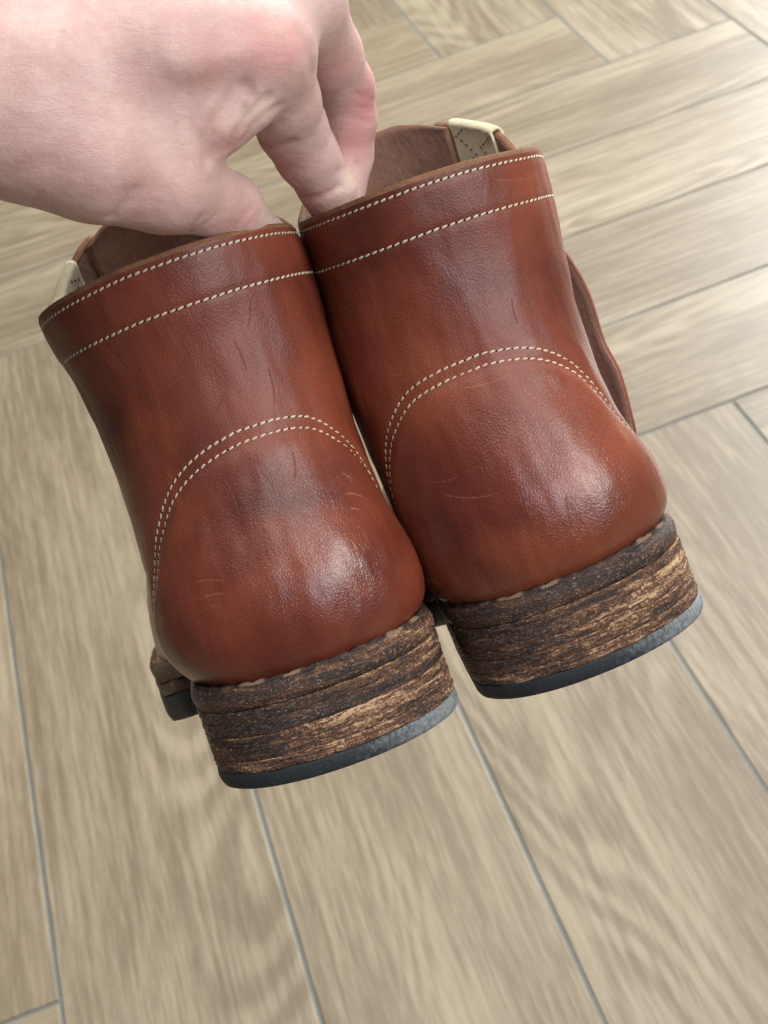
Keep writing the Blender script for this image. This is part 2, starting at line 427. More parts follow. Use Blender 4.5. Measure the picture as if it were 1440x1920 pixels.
# ------------------------------------------------------------------ the boot as a surface S(a, z): a = angle round the boot (0 at the back, + outwards), z = height in mm
def boot_surface(sx, Wo, Wi, lift_o, lift_i, seed):
    wo = table(Wo, 1.8); wi = table(Wi, 1.8)
    yb = table([(26, 6), (30, 4), (36, 1.5), (44, 0), (52, 0), (60, 1.5), (70, 5), (80, 9), (90, 12), (100, 13.8), (112, 15), (125, 15), (138, 13.5), (152, 12)], 3)
    D = table([(26, 28), (45, 34), (60, 36), (80, 38), (100, 40), (152, 44)], 3)
    nn = table([(26, 2.1), (40, 2.2), (60, 2.2), (90, 2.08), (152, 2.05)], 3)
    fo = table([(0, 34), (40, 34), (70, 32.5), (95, 37), (125, 49), (150, 55), (170, 54), (210, 49), (245, 41), (268, 30), (282, 17), (290, 2)], 4)
    fi = table([(0, 34), (40, 33), (70, 30), (100, 32), (140, 41), (175, 45), (210, 43), (245, 36), (268, 27), (282, 15), (290, 2)], 4)
    hy = [(60, 420), (90, 260), (100, 165), (108, 128), (118, 108), (130, 96), (145, 86), (160, 78), (180, 70), (200, 64.5), (225, 60), (250, 57), (270, 50), (280, 42), (286, 32), (289, 24)]
    hyx = np.array([p[0] for p in hy], float); hyz = np.array([p[1] for p in hy], float)
    lo = table(lift_o, 2); li = table(lift_i, 3)
    drop = table([(-20, 0), (60, 0), (95, 5), (130, 13.5), (150, 14.5), (200, 14), (250, 11), (292, 6)], 6)
    so = table(SEAM_O, 5.0, 0, 100); si = table(SEAM_I, 5.0, 0, 100)
    def seam(a):
        return np.where(a > 0, so(np.abs(a)), si(np.abs(a)))
    def lift(a):
        return np.where(a > 0, lo(np.abs(a)), li(np.abs(a)))
    def S(a, z, off=0.0):
        a, z = np.broadcast_arrays(np.asarray(a, float), np.asarray(z, float))
        a = (a + 180) % 360 - 180
        o = a > 0; ab = np.abs(a); zc = np.clip(z, 26, 152)
        w = np.where(o, wo(zc), wi(zc)); b = yb(zc); d = D(zc); n = nn(zc); ys = b + d
        ph = np.radians(np.minimum(ab, 90)); s = np.sin(ph); c = np.cos(ph)
        xb = w * s ** (2 / n); ybk = b + d * (1 - c ** (2 / n))
        yf = np.interp(-zc, -hyz, hyx); F = yf - ys
        ps = np.radians(np.clip(ab - 90, 0, 90)); y = ys + F * np.sin(ps)
        v = np.sin(ps)
        ov = w * (1 - v ** n).clip(0) ** (1 / n)
        h = np.interp(y, hyx, hyz)
        q = ((zc - 20) / (h - 20)).clip(0, 1)
        k = smooth01((y - ys) / 45)
        ft = (w * (1 - k) + np.where(o, fo(y), fi(y)) * k) * (1 - q ** 2.6).clip(0) ** (1 / 2.6)
        tt = smooth01((zc - 82) / 34)
        xf = ft * (1 - tt) + ov * tt
        fr = ab > 90
        x = np.where(fr, xf, xb); yy = np.where(fr, y, ybk)
        zz = z + lift(a) * smooth01((z - 92) / 55) - drop(yy) * (1 - smooth01((z - 40) / 70))
        P = np.stack([sx * np.where(o, x, -x), yy, zz], -1)
        return P
    def full(a, z, off=0.0):
        a, z = np.broadcast_arrays(np.asarray(a, float), np.asarray(z, float))
        e = .6
        P = S(a, z)
        Ta = S(a + e, z) - S(a - e, z); Tz = S(a, z + .6) - S(a, z - .6)
        N = np.cross(Ta, Tz) * sx; N /= np.linalg.norm(N, axis=-1, keepdims=True) + 1e-9
        # leather over the heel stiffener stands slightly proud of the shaft above it
        dz = seam(a) - z
        front = np.abs((a + 180) % 360 - 180)
        fade = 1 - smooth01((front - 84) / 14)
        bulge = 1.0 * smooth01((dz - 2.0) / 6.0) * fade * smooth01((z - 27) / 8)
        groove = -.32 * (np.exp(-(dz / 1.0) ** 2) + np.exp(-((dz - 3.3) / 1.0) ** 2)) * fade
        top = -.25 * (np.exp(-((z - 147.0) / 1.0) ** 2) + np.exp(-((z - 134.4) / 1.0) ** 2)) - .7 * smooth01((z - 148.2) / 2.2)
        q = P.reshape(-1, 3)
        d = (fbm(q, .045, seed, 2) * .55 + fbm(q * np.array([1.6, 1.6, .6]), .11, seed + 3, 2) * .22).reshape(bulge.shape)
        return P + N * (off + bulge + groove + top + d)[..., None], N, Ta, Tz
    return full, seam

SEAM_O = [(0, 97.5), (12, 96), (24, 93), (36, 88), (48, 80.5), (58, 72.5), (68, 63.5), (80, 53), (90, 45), (94, 38), (98, 31), (100, 28)]
SEAM_I = [(0, 97.5), (18, 97.5), (36, 95), (50, 88), (60, 82.5), (70, 73), (80, 62), (90, 50), (94, 41), (98, 33), (100, 29)]

# template for one stitch
def capsule_template(nl=7, nr=7):
    v = []
    for i in range(nl):
        t = -1 + 2 * i / (nl - 1); r = max(.0, 1 - abs(t) ** 2.6) ** .5
        r = max(r, .12)
        for j in range(nr):
            an = 2 * math.pi * j / nr
            v.append((t, r * math.cos(an), r * math.sin(an)))
    f = grid_faces(nl, nr, True) + [tuple(range(nr))[::-1], tuple((nl - 1) * nr + j for j in range(nr))]
    return np.array(v), f
CAP_V, CAP_F = capsule_template()

def stitches(name, parent, rows, mats, slant=.22, second=True):
    """rows: list of (pos, tangent, normal, half length, radius); one seam as one mesh"""
    V = []; F = []; MI = []; n = 0
    for (p, t, nrm, hl, rad, mi) in rows:
        t = t / np.linalg.norm(t); nrm = nrm / np.linalg.norm(nrm)
        bnv = np.cross(nrm, t); bnv /= np.linalg.norm(bnv)
        if mi == 0:
            t2 = t * math.cos(slant) + bnv * math.sin(slant); b2 = np.cross(nrm, t2)
        else:
            t2, b2 = t, bnv
        hh = rad * (.66 if mi == 0 else .35)
        V.append(p + CAP_V[:, :1] * t2 * hl + CAP_V[:, 1:2] * b2 * rad + CAP_V[:, 2:] * nrm * hh)
        F += [tuple(i + n for i in f) for f in CAP_F]; MI += [mi] * len(CAP_F); n += len(CAP_V)
    me = make_mesh(name, np.concatenate(V) * MM, F, True, None, MI)
    o = link(name, me, parent, mats)
    o['kind'] = 'stuff'
    return o

def seam_rows(full, a, z, pitch, rng, slantflip=1, hl=.43, rad=.36):
    """evenly spaced stitches along the surface curve (a(t), z(t))"""
    P, N, _, _ = full(a, z, 0.0)
    seg = np.linalg.norm(np.diff(P, axis=0), axis=1); L = np.r_[0, np.cumsum(seg)]
    m = int(L[-1] / pitch); rows = []
    for i in range(m):
        s = (i + .5) * pitch + rng.uniform(-.05, .05)
        f = lambda A: np.array([np.interp(s, L, A[:, k]) for k in range(3)])
        p = f(P); n = f(N); t = np.array([np.interp(s + .4, L, P[:, k]) - np.interp(s - .4, L, P[:, k]) for k in range(3)])
        rows.append((p + n * .0 + n * rng.uniform(-.04, .04), t, n, pitch * hl * rng.uniform(.93, 1.07), rad * rng.uniform(.92, 1.08), 0))
        s += pitch * .5
        if i < m - 1:
            p = f(P); n = f(N)
            rows.append((p + n * .02, t, n, pitch * .20, rad * .85, 1))
    return rows

def heel_outline(a, b, n, inset=0.0, front=74.0, m=72):
    t = np.linspace(math.pi, 2 * math.pi, m)
    A = a - inset; B = b - inset
    x = A * np.sign(np.cos(t)) * np.abs(np.cos(t)) ** (2 / n); y = b + B * np.sign(np.sin(t)) * np.abs(np.sin(t)) ** (2 / n)
    yy = np.linspace(front, b + 2, 16)
    x = np.r_[np.full(16, -A), x, np.full(16, A)]; y = np.r_[yy, y, yy[::-1]]
    return np.c_[x, y]

def slab(name, parent, outline, prof, mat, seed, rough=.22, closed=True, scale=.35):
    """a leather or rubber layer: outline swept up a profile of (inset, z), rim roughened"""
    n = len(outline)
    c = outline.mean(0)
    # outward normals of the outline
    tg = np.roll(outline, -1, 0) - np.roll(outline, 1, 0)
    nr = np.c_[tg[:, 1], -tg[:, 0]]; nr /= np.linalg.norm(nr, axis=1, keepdims=True) + 1e-9
    if (nr * (outline - c)).sum() < 0: nr = -nr
    arc = np.r_[0, np.cumsum(np.linalg.norm(np.diff(outline, axis=0), axis=1))]
    V = []; UV = []
    for (ins, z) in prof:
        zz = z if callable(z) else (lambda o, z=z: np.full(len(o), z))
        p = outline - nr * ins
        V.append(np.c_[p, zz(outline)]); UV.append(np.c_[arc * .01, zz(outline) * .01])
    V = np.concatenate(V); UV = np.concatenate(UV)
    d = fbm(V * np.array([.5, .5, 1.6]), scale, seed, 3) * rough + fbm(V, 1.4, seed + 5, 2) * rough * .35
    V[:, :2] += np.tile(nr, (len(prof), 1)) * d[:, None]
    F = grid_faces(len(prof), n, True)
    F += [tuple(range(n))[::-1], tuple((len(prof) - 1) * n + j for j in range(n))]
    me = make_mesh(name, V * MM, F, True, UV)
    for p in list(me.polygons)[-2:]: p.use_smooth = False
    k = len(prof); rim = np.repeat([abs(2 * i / (k - 1) - 1) ** 3 for i in range(k)], n)
    me.attributes.new('rim', 'FLOAT', 'POINT').data.foreach_set('value', rim.astype(np.float32))
    return link(name, me, parent, mat)

def build_boot(sx, Wo, Wi, lo, li, seed, label, group, scratches, M, flare, tab):
    rng = random.Random(seed)
    root = bpy.data.objects.new("boot", None); COL.objects.link(root)
    root.empty_display_size = .05
    thing(root, label, "boot", group)
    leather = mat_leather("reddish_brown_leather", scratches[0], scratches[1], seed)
    full, seam = boot_surface(sx, Wo, Wi, lo, li, seed)
    # --- upper: one leather skin with its front slit, flesh side inside
    av = np.concatenate([np.linspace(-90, 90, 150), 90 + np.degrees(np.arcsin(np.linspace(0, 1, 46)[1:])), 180 + (90 - np.degrees(np.arcsin(np.linspace(0, 1, 46)[::-1][:-1]))) - 0])
    a2 = np.degrees(np.arcsin(np.linspace(0, 1, 46)))
    av = np.concatenate([np.linspace(-90, 90, 150), 90 + a2[1:], 270 - a2[::-1][1:-1]])
    zv = np.concatenate([np.arange(26, 60, 1.0), np.arange(60, 132, 1.4), np.arange(132, 148, .8), np.linspace(148.2, 150, 5)])
    A, Z = np.meshgrid(av, zv)
    P, N, _, _ = full(A, Z)
    flat = P.reshape(-1, 3)
    nc = len(av)
    arc = ((A + 180) % 360 - 180).reshape(-1) * .72
    uv = np.c_[arc * .01, Z.reshape(-1) * .01]
    F = []; MI = []
    for f in grid_faces(len(zv), nc, True):
        i = f[0] // nc; j = f[0] % nc
        am = av[j] + 1; zm = zv[i]
        if zm > 88 and 90 + 58 < am < 270 - 58: continue
        F.append(f if sx > 0 else f[::-1]); MI.append(2 if zm > 148.3 else 0)
    me = make_mesh("upper", flat * MM, F, True, uv, MI)
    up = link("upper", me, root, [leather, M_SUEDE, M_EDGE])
    so = up.modifiers.new("thickness", 'SOLIDIFY'); so.thickness = .0026; so.offset = -1; so.material_offset = 1; so.material_offset_rim = 2
    # --- tongue, standing behind the slit and rising above the collar
    ta = np.linspace(90 + 50, 270 - 50, 44); tz = np.linspace(72, 152.5, 44)
    A, Z = np.meshgrid(ta, tz)
    P, N, _, _ = full(A, np.minimum(Z, 150), -3.6)
    P[..., 2] += np.maximum(Z - 150, 0) * 1.1 * (1 - smooth01((np.abs(A - 180) - 12) / 28)) - .6 * smooth01((Z - 146) / 4)
    q = P.reshape(-1, 3); q = q + N.reshape(-1, 3) * (fbm(q, .03, seed + 9, 2) * .4)[:, None]
    f = grid_faces(44, 44)
    me = make_mesh("tongue", q * MM, f if sx > 0 else [x[::-1] for x in f], True, np.c_[A.ravel() * .007, Z.ravel() * .01])
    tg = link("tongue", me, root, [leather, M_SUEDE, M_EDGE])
    so = tg.modifiers.new("thickness", 'SOLIDIFY'); so.thickness = .0022; so.offset = -1; so.material_offset = 1; so.material_offset_rim = 2
    # --- flap of the eyestay standing away from the front of the shaft
    edge = np.array([(44.0, 88, 113), (49.0, 94, 106), (51.0, 97, 99), (51.6, 99, 91.5), (51.8, 100, 83), (51.3, 100, 74), (52.2, 100, 64), (51.8, 100, 54), (50.6, 99, 43), (47, 97, 33)], float)
    inn = np.array([(30, 92, 112), (30, 96, 105), (31, 99, 98), (32, 101, 91), (32, 102, 83), (33, 103, 74), (34, 104, 64), (35, 104, 54), (36, 103, 44), (37, 102, 34)], float)
    edge[:, 0] -= (1 - flare) * np.array([16, 17, 18, 18, 18, 17, 15, 12, 10, 8])
    nrow = 40; tt = np.linspace(0, len(edge) - 1, nrow)
    G = []
    for k in range(12):
        s = k / 11
        row = np.stack([np.interp(tt, range(len(edge)), inn[:, c]) * (1 - s) + np.interp(tt, range(len(edge)), edge[:, c]) * s for c in range(3)], 1)
        row[:, 1] += 4.5 * math.sin(math.pi * s) + .5 * np.sin(tt * 1.7) * s
        row[:, 0] += .2 * np.sin(tt * 2.1 + 1) * s
        G.append(row)
    G = np.stack(G, 1).reshape(-1, 3); G[:, 0] *= sx
    f = grid_faces(nrow, 12)
    uvf = np.c_[np.tile(np.linspace(0, .2, 12), nrow), np.repeat(np.linspace(0, .9, nrow), 12)]
    me = make_mesh("eyestay_flap", G * MM, f if sx > 0 else [x[::-1] for x in f], True, uvf)
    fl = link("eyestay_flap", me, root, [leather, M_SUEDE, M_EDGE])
    so = fl.modifiers.new("thickness", 'SOLIDIFY'); so.thickness = .0024; so.offset = 0; so.material_offset = 1; so.material_offset_rim = 0
    # --- cotton pull tab folded over the topline
    pa = 90 + np.linspace(tab[0], tab[1], 22)
    path = [(z, -3.2) for z in np.linspace(112, 149.6, 18)] + [('arc', th) for th in np.linspace(10, 170, 9)] + [(z, .9) for z in np.linspace(149.4, 128, 12)]
    V = []
    for j, (z, o) in enumerate(path):
        if z == 'arc':
            Pt, Nt, _, _ = full(pa, 150.0, 0.0); th = math.radians(o)
            V.append(Pt + Nt * (-1.15 - 2.05 * math.cos(th)) + np.array([0, 0, 1]) * (.9 * math.sin(th)))
        else:
            Pt, Nt, _, _ = full(pa, z, o); V.append(Pt)
    V = np.stack(V); nr_ = len(path)
    fr = fbm(V.reshape(-1, 3), .9, seed + 4, 2) * .22
    q = V.reshape(-1, 3) + fr[:, None]
    f = grid_faces(nr_, 22)
    uvt = np.c_[np.tile(np.linspace(0, .18, 22), nr_), np.repeat(np.linspace(0, .6, nr_), 22)]
    me = make_mesh("pull_tab", q * MM, f if sx < 0 else [x[::-1] for x in f], True, uvt)
    tape = link("pull_tab", me, root, M_TAPE)
    so = tape.modifiers.new("thickness", 'SOLIDIFY'); so.thickness = .0009; so.offset = 0
    # dotted chevron woven into the tape
    rows = []
    for c0, sg in ((.22, 1), (.72, 1)):
        for i in range(26):
            zz = 150 - 1.2 - i * 1.25
            fr_ = (i / 4.0 + (.5 if c0 > .5 else 0)) % 2; tri = fr_ if fr_ < 1 else 2 - fr_
            u = c0 + (tri - .5) * .34
            aa = 90 + tab[0] + (tab[1] - tab[0]) * u
            if zz < 120: continue
            Pt, Nt, Tat, Tzt = full(np.array([aa]), np.array([zz]), -4.0)
            up_ = 1 if fr_ < 1 else -1
            tdir = Tat[0] / np.linalg.norm(Tat[0]) * .8 * up_ - Tzt[0] / np.linalg.norm(Tzt[0])
            rows.append((Pt[0], tdir, -Nt[0], .50, .29, 0))
    w = stitches("woven_dots", tape, rows, [M_BLACK], 0)
    # --- seams
    a_col = np.linspace(-(90 + 50), 90 + 50, 420)
    stitches("collar_stitching", root, seam_rows(full, a_col, np.full(420, 147.0), 2.3, rng), [M_THREAD, M_HOLE])
    stitches("collar_stitching", root, seam_rows(full, a_col, np.full(420, 134.4), 2.4, rng), [M_THREAD, M_HOLE])
    a_s = np.linspace(-99, 99, 500)
    stitches("heel_seam_stitching", root, seam_rows(full, a_s, seam(a_s), 2.35, rng), [M_THREAD, M_HOLE])
    a_s = np.linspace(-96, 96, 500)
    stitches("heel_seam_stitching", root, seam_rows(full, a_s, np.maximum(seam(a_s) - 3.3, 27.5), 2.35, rng), [M_THREAD, M_HOLE])
    # vamp seam, two rows running down the sides ahead of the heel
    for sd in (1, -1):
        for dy in (0, 3.2):
            zs = np.linspace(30, 78, 120)
            ys_target = 96 + (zs - 30) * .55 + dy
            aa = []
            for z_, y_ in zip(zs, ys_target):
                cand = np.linspace(91, 165, 150); Pq, _, _, _ = full(sd * cand, np.full(150, z_))
                aa.append(sd * float(np.interp(y_, Pq[:, 1], cand)))
            stitches("vamp_stitching", root, seam_rows(full, np.array(aa), zs, 2.5, rng), [M_THREAD, M_HOLE])
    # --- heel: rubber top lift, five leather lifts, seat and its scalloped edge
    ha, hb, hn = 37.0, 28.0, 2.096
    lifts = [(5.05, 8.8), (8.8, 12.4), (12.4, 16.2), (16.2, 19.8), (19.8, 23.4)]
    ol = heel_outline(ha, hb, hn)
    slab("top_lift", root, ol, [(1.1, 0), (.35, .3), (.0, 1.2), (-.15, 2.6), (0, 4.2), (.25, 4.95)], M_RUBBER, seed + 20, .10)
    wav = [(lambda o, z=z, k=k: z + (fbm(np.c_[o * .09, np.full(len(o), k * 7.0)], 1.0, seed + 60, 3) * .35 if 0 < k < 5 else 0)) for k, z in enumerate((5.05, 8.4, 12.7, 15.7, 20.1, 23.4))]
    for k in range(5):
        ins = .10 + rng.uniform(-.1, .14)
        lerp = lambda f, d=0.0, k=k: (lambda o: wav[k](o) * (1 - f) + wav[k + 1](o) * f + d)
        z0, z1, h = 0, 0, 0
        slab("heel_lift", root, ol, [(ins + .28, lerp(0)), (ins + .08, lerp(.05)), (ins, lerp(.2)), (ins - .05, lerp(.36)), (ins - .08, lerp(.5)), (ins - .05, lerp(.64)), (ins, lerp(.8)), (ins + .08, lerp(.95)), (ins + .26, lerp(1))], M_STACK, seed + 30 + k, .42, scale=.9)
    # midsole / heel seat: runs the whole length of the boot
    drop = table([(-20, 0), (60, 0), (95, 5), (130, 13.5), (150, 14.5), (200, 14), (250, 11), (292, 6)], 6)
    fo = [(74, 37.5), (95, 43), (125, 55), (150, 58.5), (170, 58), (210, 53), (245, 45), (268, 34), (284, 20), (293, 0)]
    fi = [(74, 37), (95, 36), (110, 37.5), (140, 45), (175, 49), (210, 47), (245, 40), (268, 31), (284, 18), (293, 0)]
    to = table(fo, 3); ti = table(fi, 3)
    yy = np.concatenate([np.linspace(76, 262, 50), 262 + 31 * np.sin(np.linspace(0.05, math.pi / 2, 22))])
    back = heel_outline(ha, hb, hn, 0, 74)
    right = np.c_[[(to if sx > 0 else ti)(v) for v in yy], yy]; left = np.c_[[-(to if sx < 0 else ti)(v) for v in yy], yy]
    right[-1, 0] = max(right[-1, 0], 1.0); left[-1, 0] = min(left[-1, 0], -1.0)
    out = np.concatenate([back, right, left[::-1]])
    zb = lambda dz: (lambda o: dz - drop(o[:, 1]))
    slab("heel_seat", root, out, [(1.2, zb(23.5)), (.45, zb(23.7)), (.05, zb(24.6)), (-.25, zb(26.2)), (-.2, zb(27.6)), (.25, zb(28.9)), (1.2, zb(29.8)), (2.6, zb(30.15)), (4.2, zb(30.2))], M_BURNISH, seed + 41, .25)
    fore = np.concatenate([np.c_[(to if sx > 0 else ti)(np.linspace(98, 108, 4)) - np.array([9, 4, 1, 0]), np.linspace(98, 108, 4)], right[right[:, 1] > 110], left[left[:, 1] > 110][::-1], np.c_[-((to if sx < 0 else ti)(np.linspace(108, 98, 4)) - np.array([0, 1, 4, 9])), np.linspace(108, 98, 4)]])
    slab("midsole", root, fore, [(1.0, zb(18.6)), (.2, zb(18.9)), (0, zb(21)), (.2, zb(23.0)), (1.0, zb(23.4))], M_STACK, seed + 43, .2)
    slab("outsole", root, fore, [(2.4, zb(8.6)), (.6, zb(9.0)), (0, zb(10.6)), (0, zb(16)), (.2, zb(18.2)), (1.0, zb(18.5))], M_RUBBER, seed + 44, .12)
    # scalloped edge of the rand where the upper meets the seat
    m = 180; ri = heel_outline(ha, hb, hn, 2.5, 78, 110); n = len(ri)
    ang = np.r_[0, np.cumsum(np.linalg.norm(np.diff(ri, axis=0), axis=1))]
    ph = ang / 5.6 * math.pi + np.interp(ang, np.linspace(0, ang[-1], 14), [rng.uniform(-.9, .9) for _ in range(14)])
    sc = np.abs(np.sin(ph)) ** .6 * (.75 + .5 * fbm(np.c_[ang * .08, ang * 0, ang * 0], 1.0, seed + 2, 2))
    V = []
    c = np.array([0, 40.0])
    dr = (ri - np.array([0, 34.0])); dr /= np.linalg.norm(dr, axis=1, keepdims=True)
    for off, z0, k in ((.9, 29.9, 0), (.75, 30.3, .55), (.2, 30.5, 1.0), (-.5, 30.5, 1.0), (-1.2, 30.2, .6), (-1.6, 29.4, 0)):
        V.append(np.c_[ri + dr * (off + k * sc[:, None] * .25), z0 - .15 + k * sc * .75])
    V = np.concatenate(V)
    me = make_mesh("rand", V * MM, grid_faces(6, n), True, np.c_[np.tile(ang * .01, 6), V[:, 2] * .01])
    link("rand", me, root, M_RAND)
    # loose fibres standing up from the raw topline
    V = []; F = []
    for i in range(34):
        aa = np.array([rng.uniform(-88, 88)]); Pq, Nq, _, _ = full(aa, np.array([149.6]))
        p = Pq[0] + Nq[0] * rng.uniform(-2, 0); dr_ = np.array([rng.uniform(-.8, .8), rng.uniform(-.6, .3), rng.uniform(.4, 1)]); dr_ /= np.linalg.norm(dr_)
        sd = np.cross(dr_, [0, 1, 0]); sd /= np.linalg.norm(sd); L = rng.uniform(.8, 2.6); cv = np.array([rng.uniform(-.5, .5), 0, rng.uniform(-.5, .2)]); b0 = len(V)
        for k in range(5):
            u_ = k / 4; cpt = p + dr_ * L * u_ + cv * L * u_ * u_; rr = .075 * (1 - .7 * u_)
            for q_ in range(3):
                an = q_ * 2.094; V.append(cpt + sd * math.cos(an) * rr + np.cross(dr_, sd) * math.sin(an) * rr)
        F += [(b0 + a_, b0 + b_, b0 + 3 + b_, b0 + 3 + a_) for k in range(4) for a_, b_ in ((k * 3, k * 3 + 1), (k * 3 + 1, k * 3 + 2), (k * 3 + 2, k * 3))]
    fb = link("loose_fibres", make_mesh("loose_fibres", np.array(V) * MM, F), root, M_EDGE); fb['kind'] = 'stuff'
    root.matrix_world = Matrix([tuple(M[0][i]) + (M[1][i],) for i in range(3)] + [(0, 0, 0, 1)])
    return root

t_ = NT("worn_rand_edge"); P_ = t_.obj(); n_ = t_.noise(P_, 500, 4, .7); b_ = t_.noise(P_, 150, 3)
M_RAND = t_.out(t_.mix(t_.ramp(b_, .46, .62), t_.mix(n_, (.014, .008, .006), (.042, .022, .013)), (.22, .142, .088)), .75, t_.bump(n_, .8, .0007))

GROUP = "pair of boots hanging from the hand"
SCR_L = ([(-29.1, 76.8, -34.4, 73.6, 0.3, 0.45), (-34.4, 72.6, -30, 78.2, 0.23, 0.34), (-27.4, 71.2, -35.8, 68, 0.34, 0.56), (-27.4, 67, -31.7, 65.2, 0.38, 0.56), (25.7, 61.8, 15.2, 60, 0.27, 0.38), (23.9, 57.5, 16.1, 57, 0.34, 0.34), (22, 54.8, 18.7, 53.8, 0.23, 0.3), (-13.5, 86.6, -11.7, 79.6, 0.19, 0.22), (8.3, 85.2, 7.4, 76.8, 0.15, 0.22), (13.5, 120.2, 13.5, 113.6, 0.15, 0.26)], [(-29.1, 121.6, -25.7, 112.2, 0.34, 0.6), (-7.4, 121.6, -8.3, 111.8, 0.27, 0.45), (-0.4, 109, 5.7, 103.4, 0.3, 0.45), (7.4, 86.6, 6.5, 75.4, 0.3, 0.52), (-14.4, 87.6, -11.7, 79.6, 0.34, 0.68), (36.1, 93.6, 38.7, 82.4, 0.46, 0.68), (45.7, 90, 45, 79.6, 0.49, 0.68), (11.7, 114.6, 21.3, 106.2, 0.3, 0.38), (-15.2, 111.8, -13.5, 100.6, 0.3, 0.52), (-17, 131.4, -12.6, 123, 0.27, 0.45), (39, 80, 37, 70, 0.38, 0.52)])
SCR_R = ([(-31.5, 69.8, -19, 68.2, 0.21, 0.3), (-27, 65, -8.5, 60.5, 0.3, 0.32), (-9.1, 90.8, 6.5, 89.4, 0.3, 0.38), (-17, 90.8, -14.4, 85.2, 0.15, 0.26), (20.4, 143.2, 43.1, 142.4, 0.27, 0.26), (5.7, 124.4, 10.9, 123.4, 0.19, 0.26), (1.3, 78.2, 2.2, 75, 0.15, 0.3), (-50.9, 42, -43.1, 39, 0.46, 0.45)], [(5.7, 53, 3.9, 42, 0.42, 0.75), (-30, 117.4, -32.6, 109, 0.34, 0.45), (-8.3, 117.4, -10, 111.8, 0.23, 0.38), (15.2, 109, 14.4, 100.6, 0.27, 0.38), (24.8, 60, 22.2, 51, 0.3, 0.38), (1, 57, 1.6, 49, 0.23, 0.38)])
LM = (((0.9993589, -0.00507556, 0.03544044), (-0.01423542, 0.8519525, 0.52342553), (-0.03285025, -0.52359447, 0.85133407)), (0.2998056, -0.8740211, 0.7021061))
RM = (((0.99779716, 0.04824857, -0.04552913), (-0.0189428, 0.86496065, 0.5014820), (0.0635767, -0.49951492, 0.86396924)), (0.37922707, -0.87007225, 0.69506773))
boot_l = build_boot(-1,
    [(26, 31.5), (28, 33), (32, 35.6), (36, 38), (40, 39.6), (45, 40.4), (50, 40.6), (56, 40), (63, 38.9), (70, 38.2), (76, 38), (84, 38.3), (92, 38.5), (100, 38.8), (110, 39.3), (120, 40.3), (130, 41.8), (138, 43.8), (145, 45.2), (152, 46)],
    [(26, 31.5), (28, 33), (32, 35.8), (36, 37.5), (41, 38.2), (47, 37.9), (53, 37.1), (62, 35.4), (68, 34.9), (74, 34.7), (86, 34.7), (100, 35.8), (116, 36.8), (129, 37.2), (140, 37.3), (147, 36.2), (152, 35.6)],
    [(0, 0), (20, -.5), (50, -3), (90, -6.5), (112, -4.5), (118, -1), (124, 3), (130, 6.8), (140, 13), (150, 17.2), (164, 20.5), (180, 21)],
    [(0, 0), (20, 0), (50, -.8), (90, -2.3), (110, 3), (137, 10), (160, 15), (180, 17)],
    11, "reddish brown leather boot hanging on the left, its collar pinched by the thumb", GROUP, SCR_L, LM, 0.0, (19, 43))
boot_r = build_boot(1,
    [(26, 32), (28, 34), (31, 36.4), (36, 38.2), (43, 39), (49, 38.6), (54, 37.2), (59, 35.6), (65, 34.6), (76, 34.9), (88, 35.9), (99, 37.2), (109, 39.3), (118, 40.2), (127, 42), (139, 43.2), (146, 43.9), (152, 44.2)],
    [(26, 32), (28, 33.5), (33, 37.2), (39, 39.2), (45, 39.4), (50, 39.2), (60, 39.2), (75, 39.6), (95, 39.6), (115, 38.2), (138, 34.6), (152, 32.4)],
    [(0, 0), (20, -1.2), (50, -4), (90, -6.5), (108, -5), (112, -1), (115, 3), (125, 7), (139, 12), (150, 15), (164, 17), (180, 17.6)],
    [(0, 0), (20, .4), (50, .8), (90, 1), (110, 4), (137, 10), (160, 15), (180, 17)],
    23, "reddish brown leather boot hanging on the right, its collar held by two fingers", GROUP, SCR_R, RM, 1.0, (27, 50))

# ------------------------------------------------------------------ the hand: one continuous skin grown from a distance field, millimetres in its own frame
def smin(a, b, k):
    h = np.clip(.5 + .5 * (b - a) / k, 0, 1)
    return b + (a - b) * h - k * h * (1 - h)

def round_cone(P, a, b, r1, r2):
    a = np.asarray(a, np.float32); b = np.asarray(b, np.float32)
    d = b - a; L2 = float(d @ d)
    t = np.clip(((P - a) @ d) / L2, 0, 1)
    return np.sqrt(((P - a - t[..., None] * d) ** 2).sum(-1)) - (r1 + (r2 - r1) * t)

def chain(P, pts, k):
    out = None
    for (p, q) in zip(pts[:-1], pts[1:]):
        d = round_cone(P, p[:3], q[:3], p[3], q[3])
        out = d if out is None else smin(out, d, k)
    return out

def polyline_dist(P, pts):
    out = None
    for p, q in zip(pts[:-1], pts[1:]):
        d = round_cone(P, p, q, 0, 0)
        out = d if out is None else np.minimum(out, d)
    return out

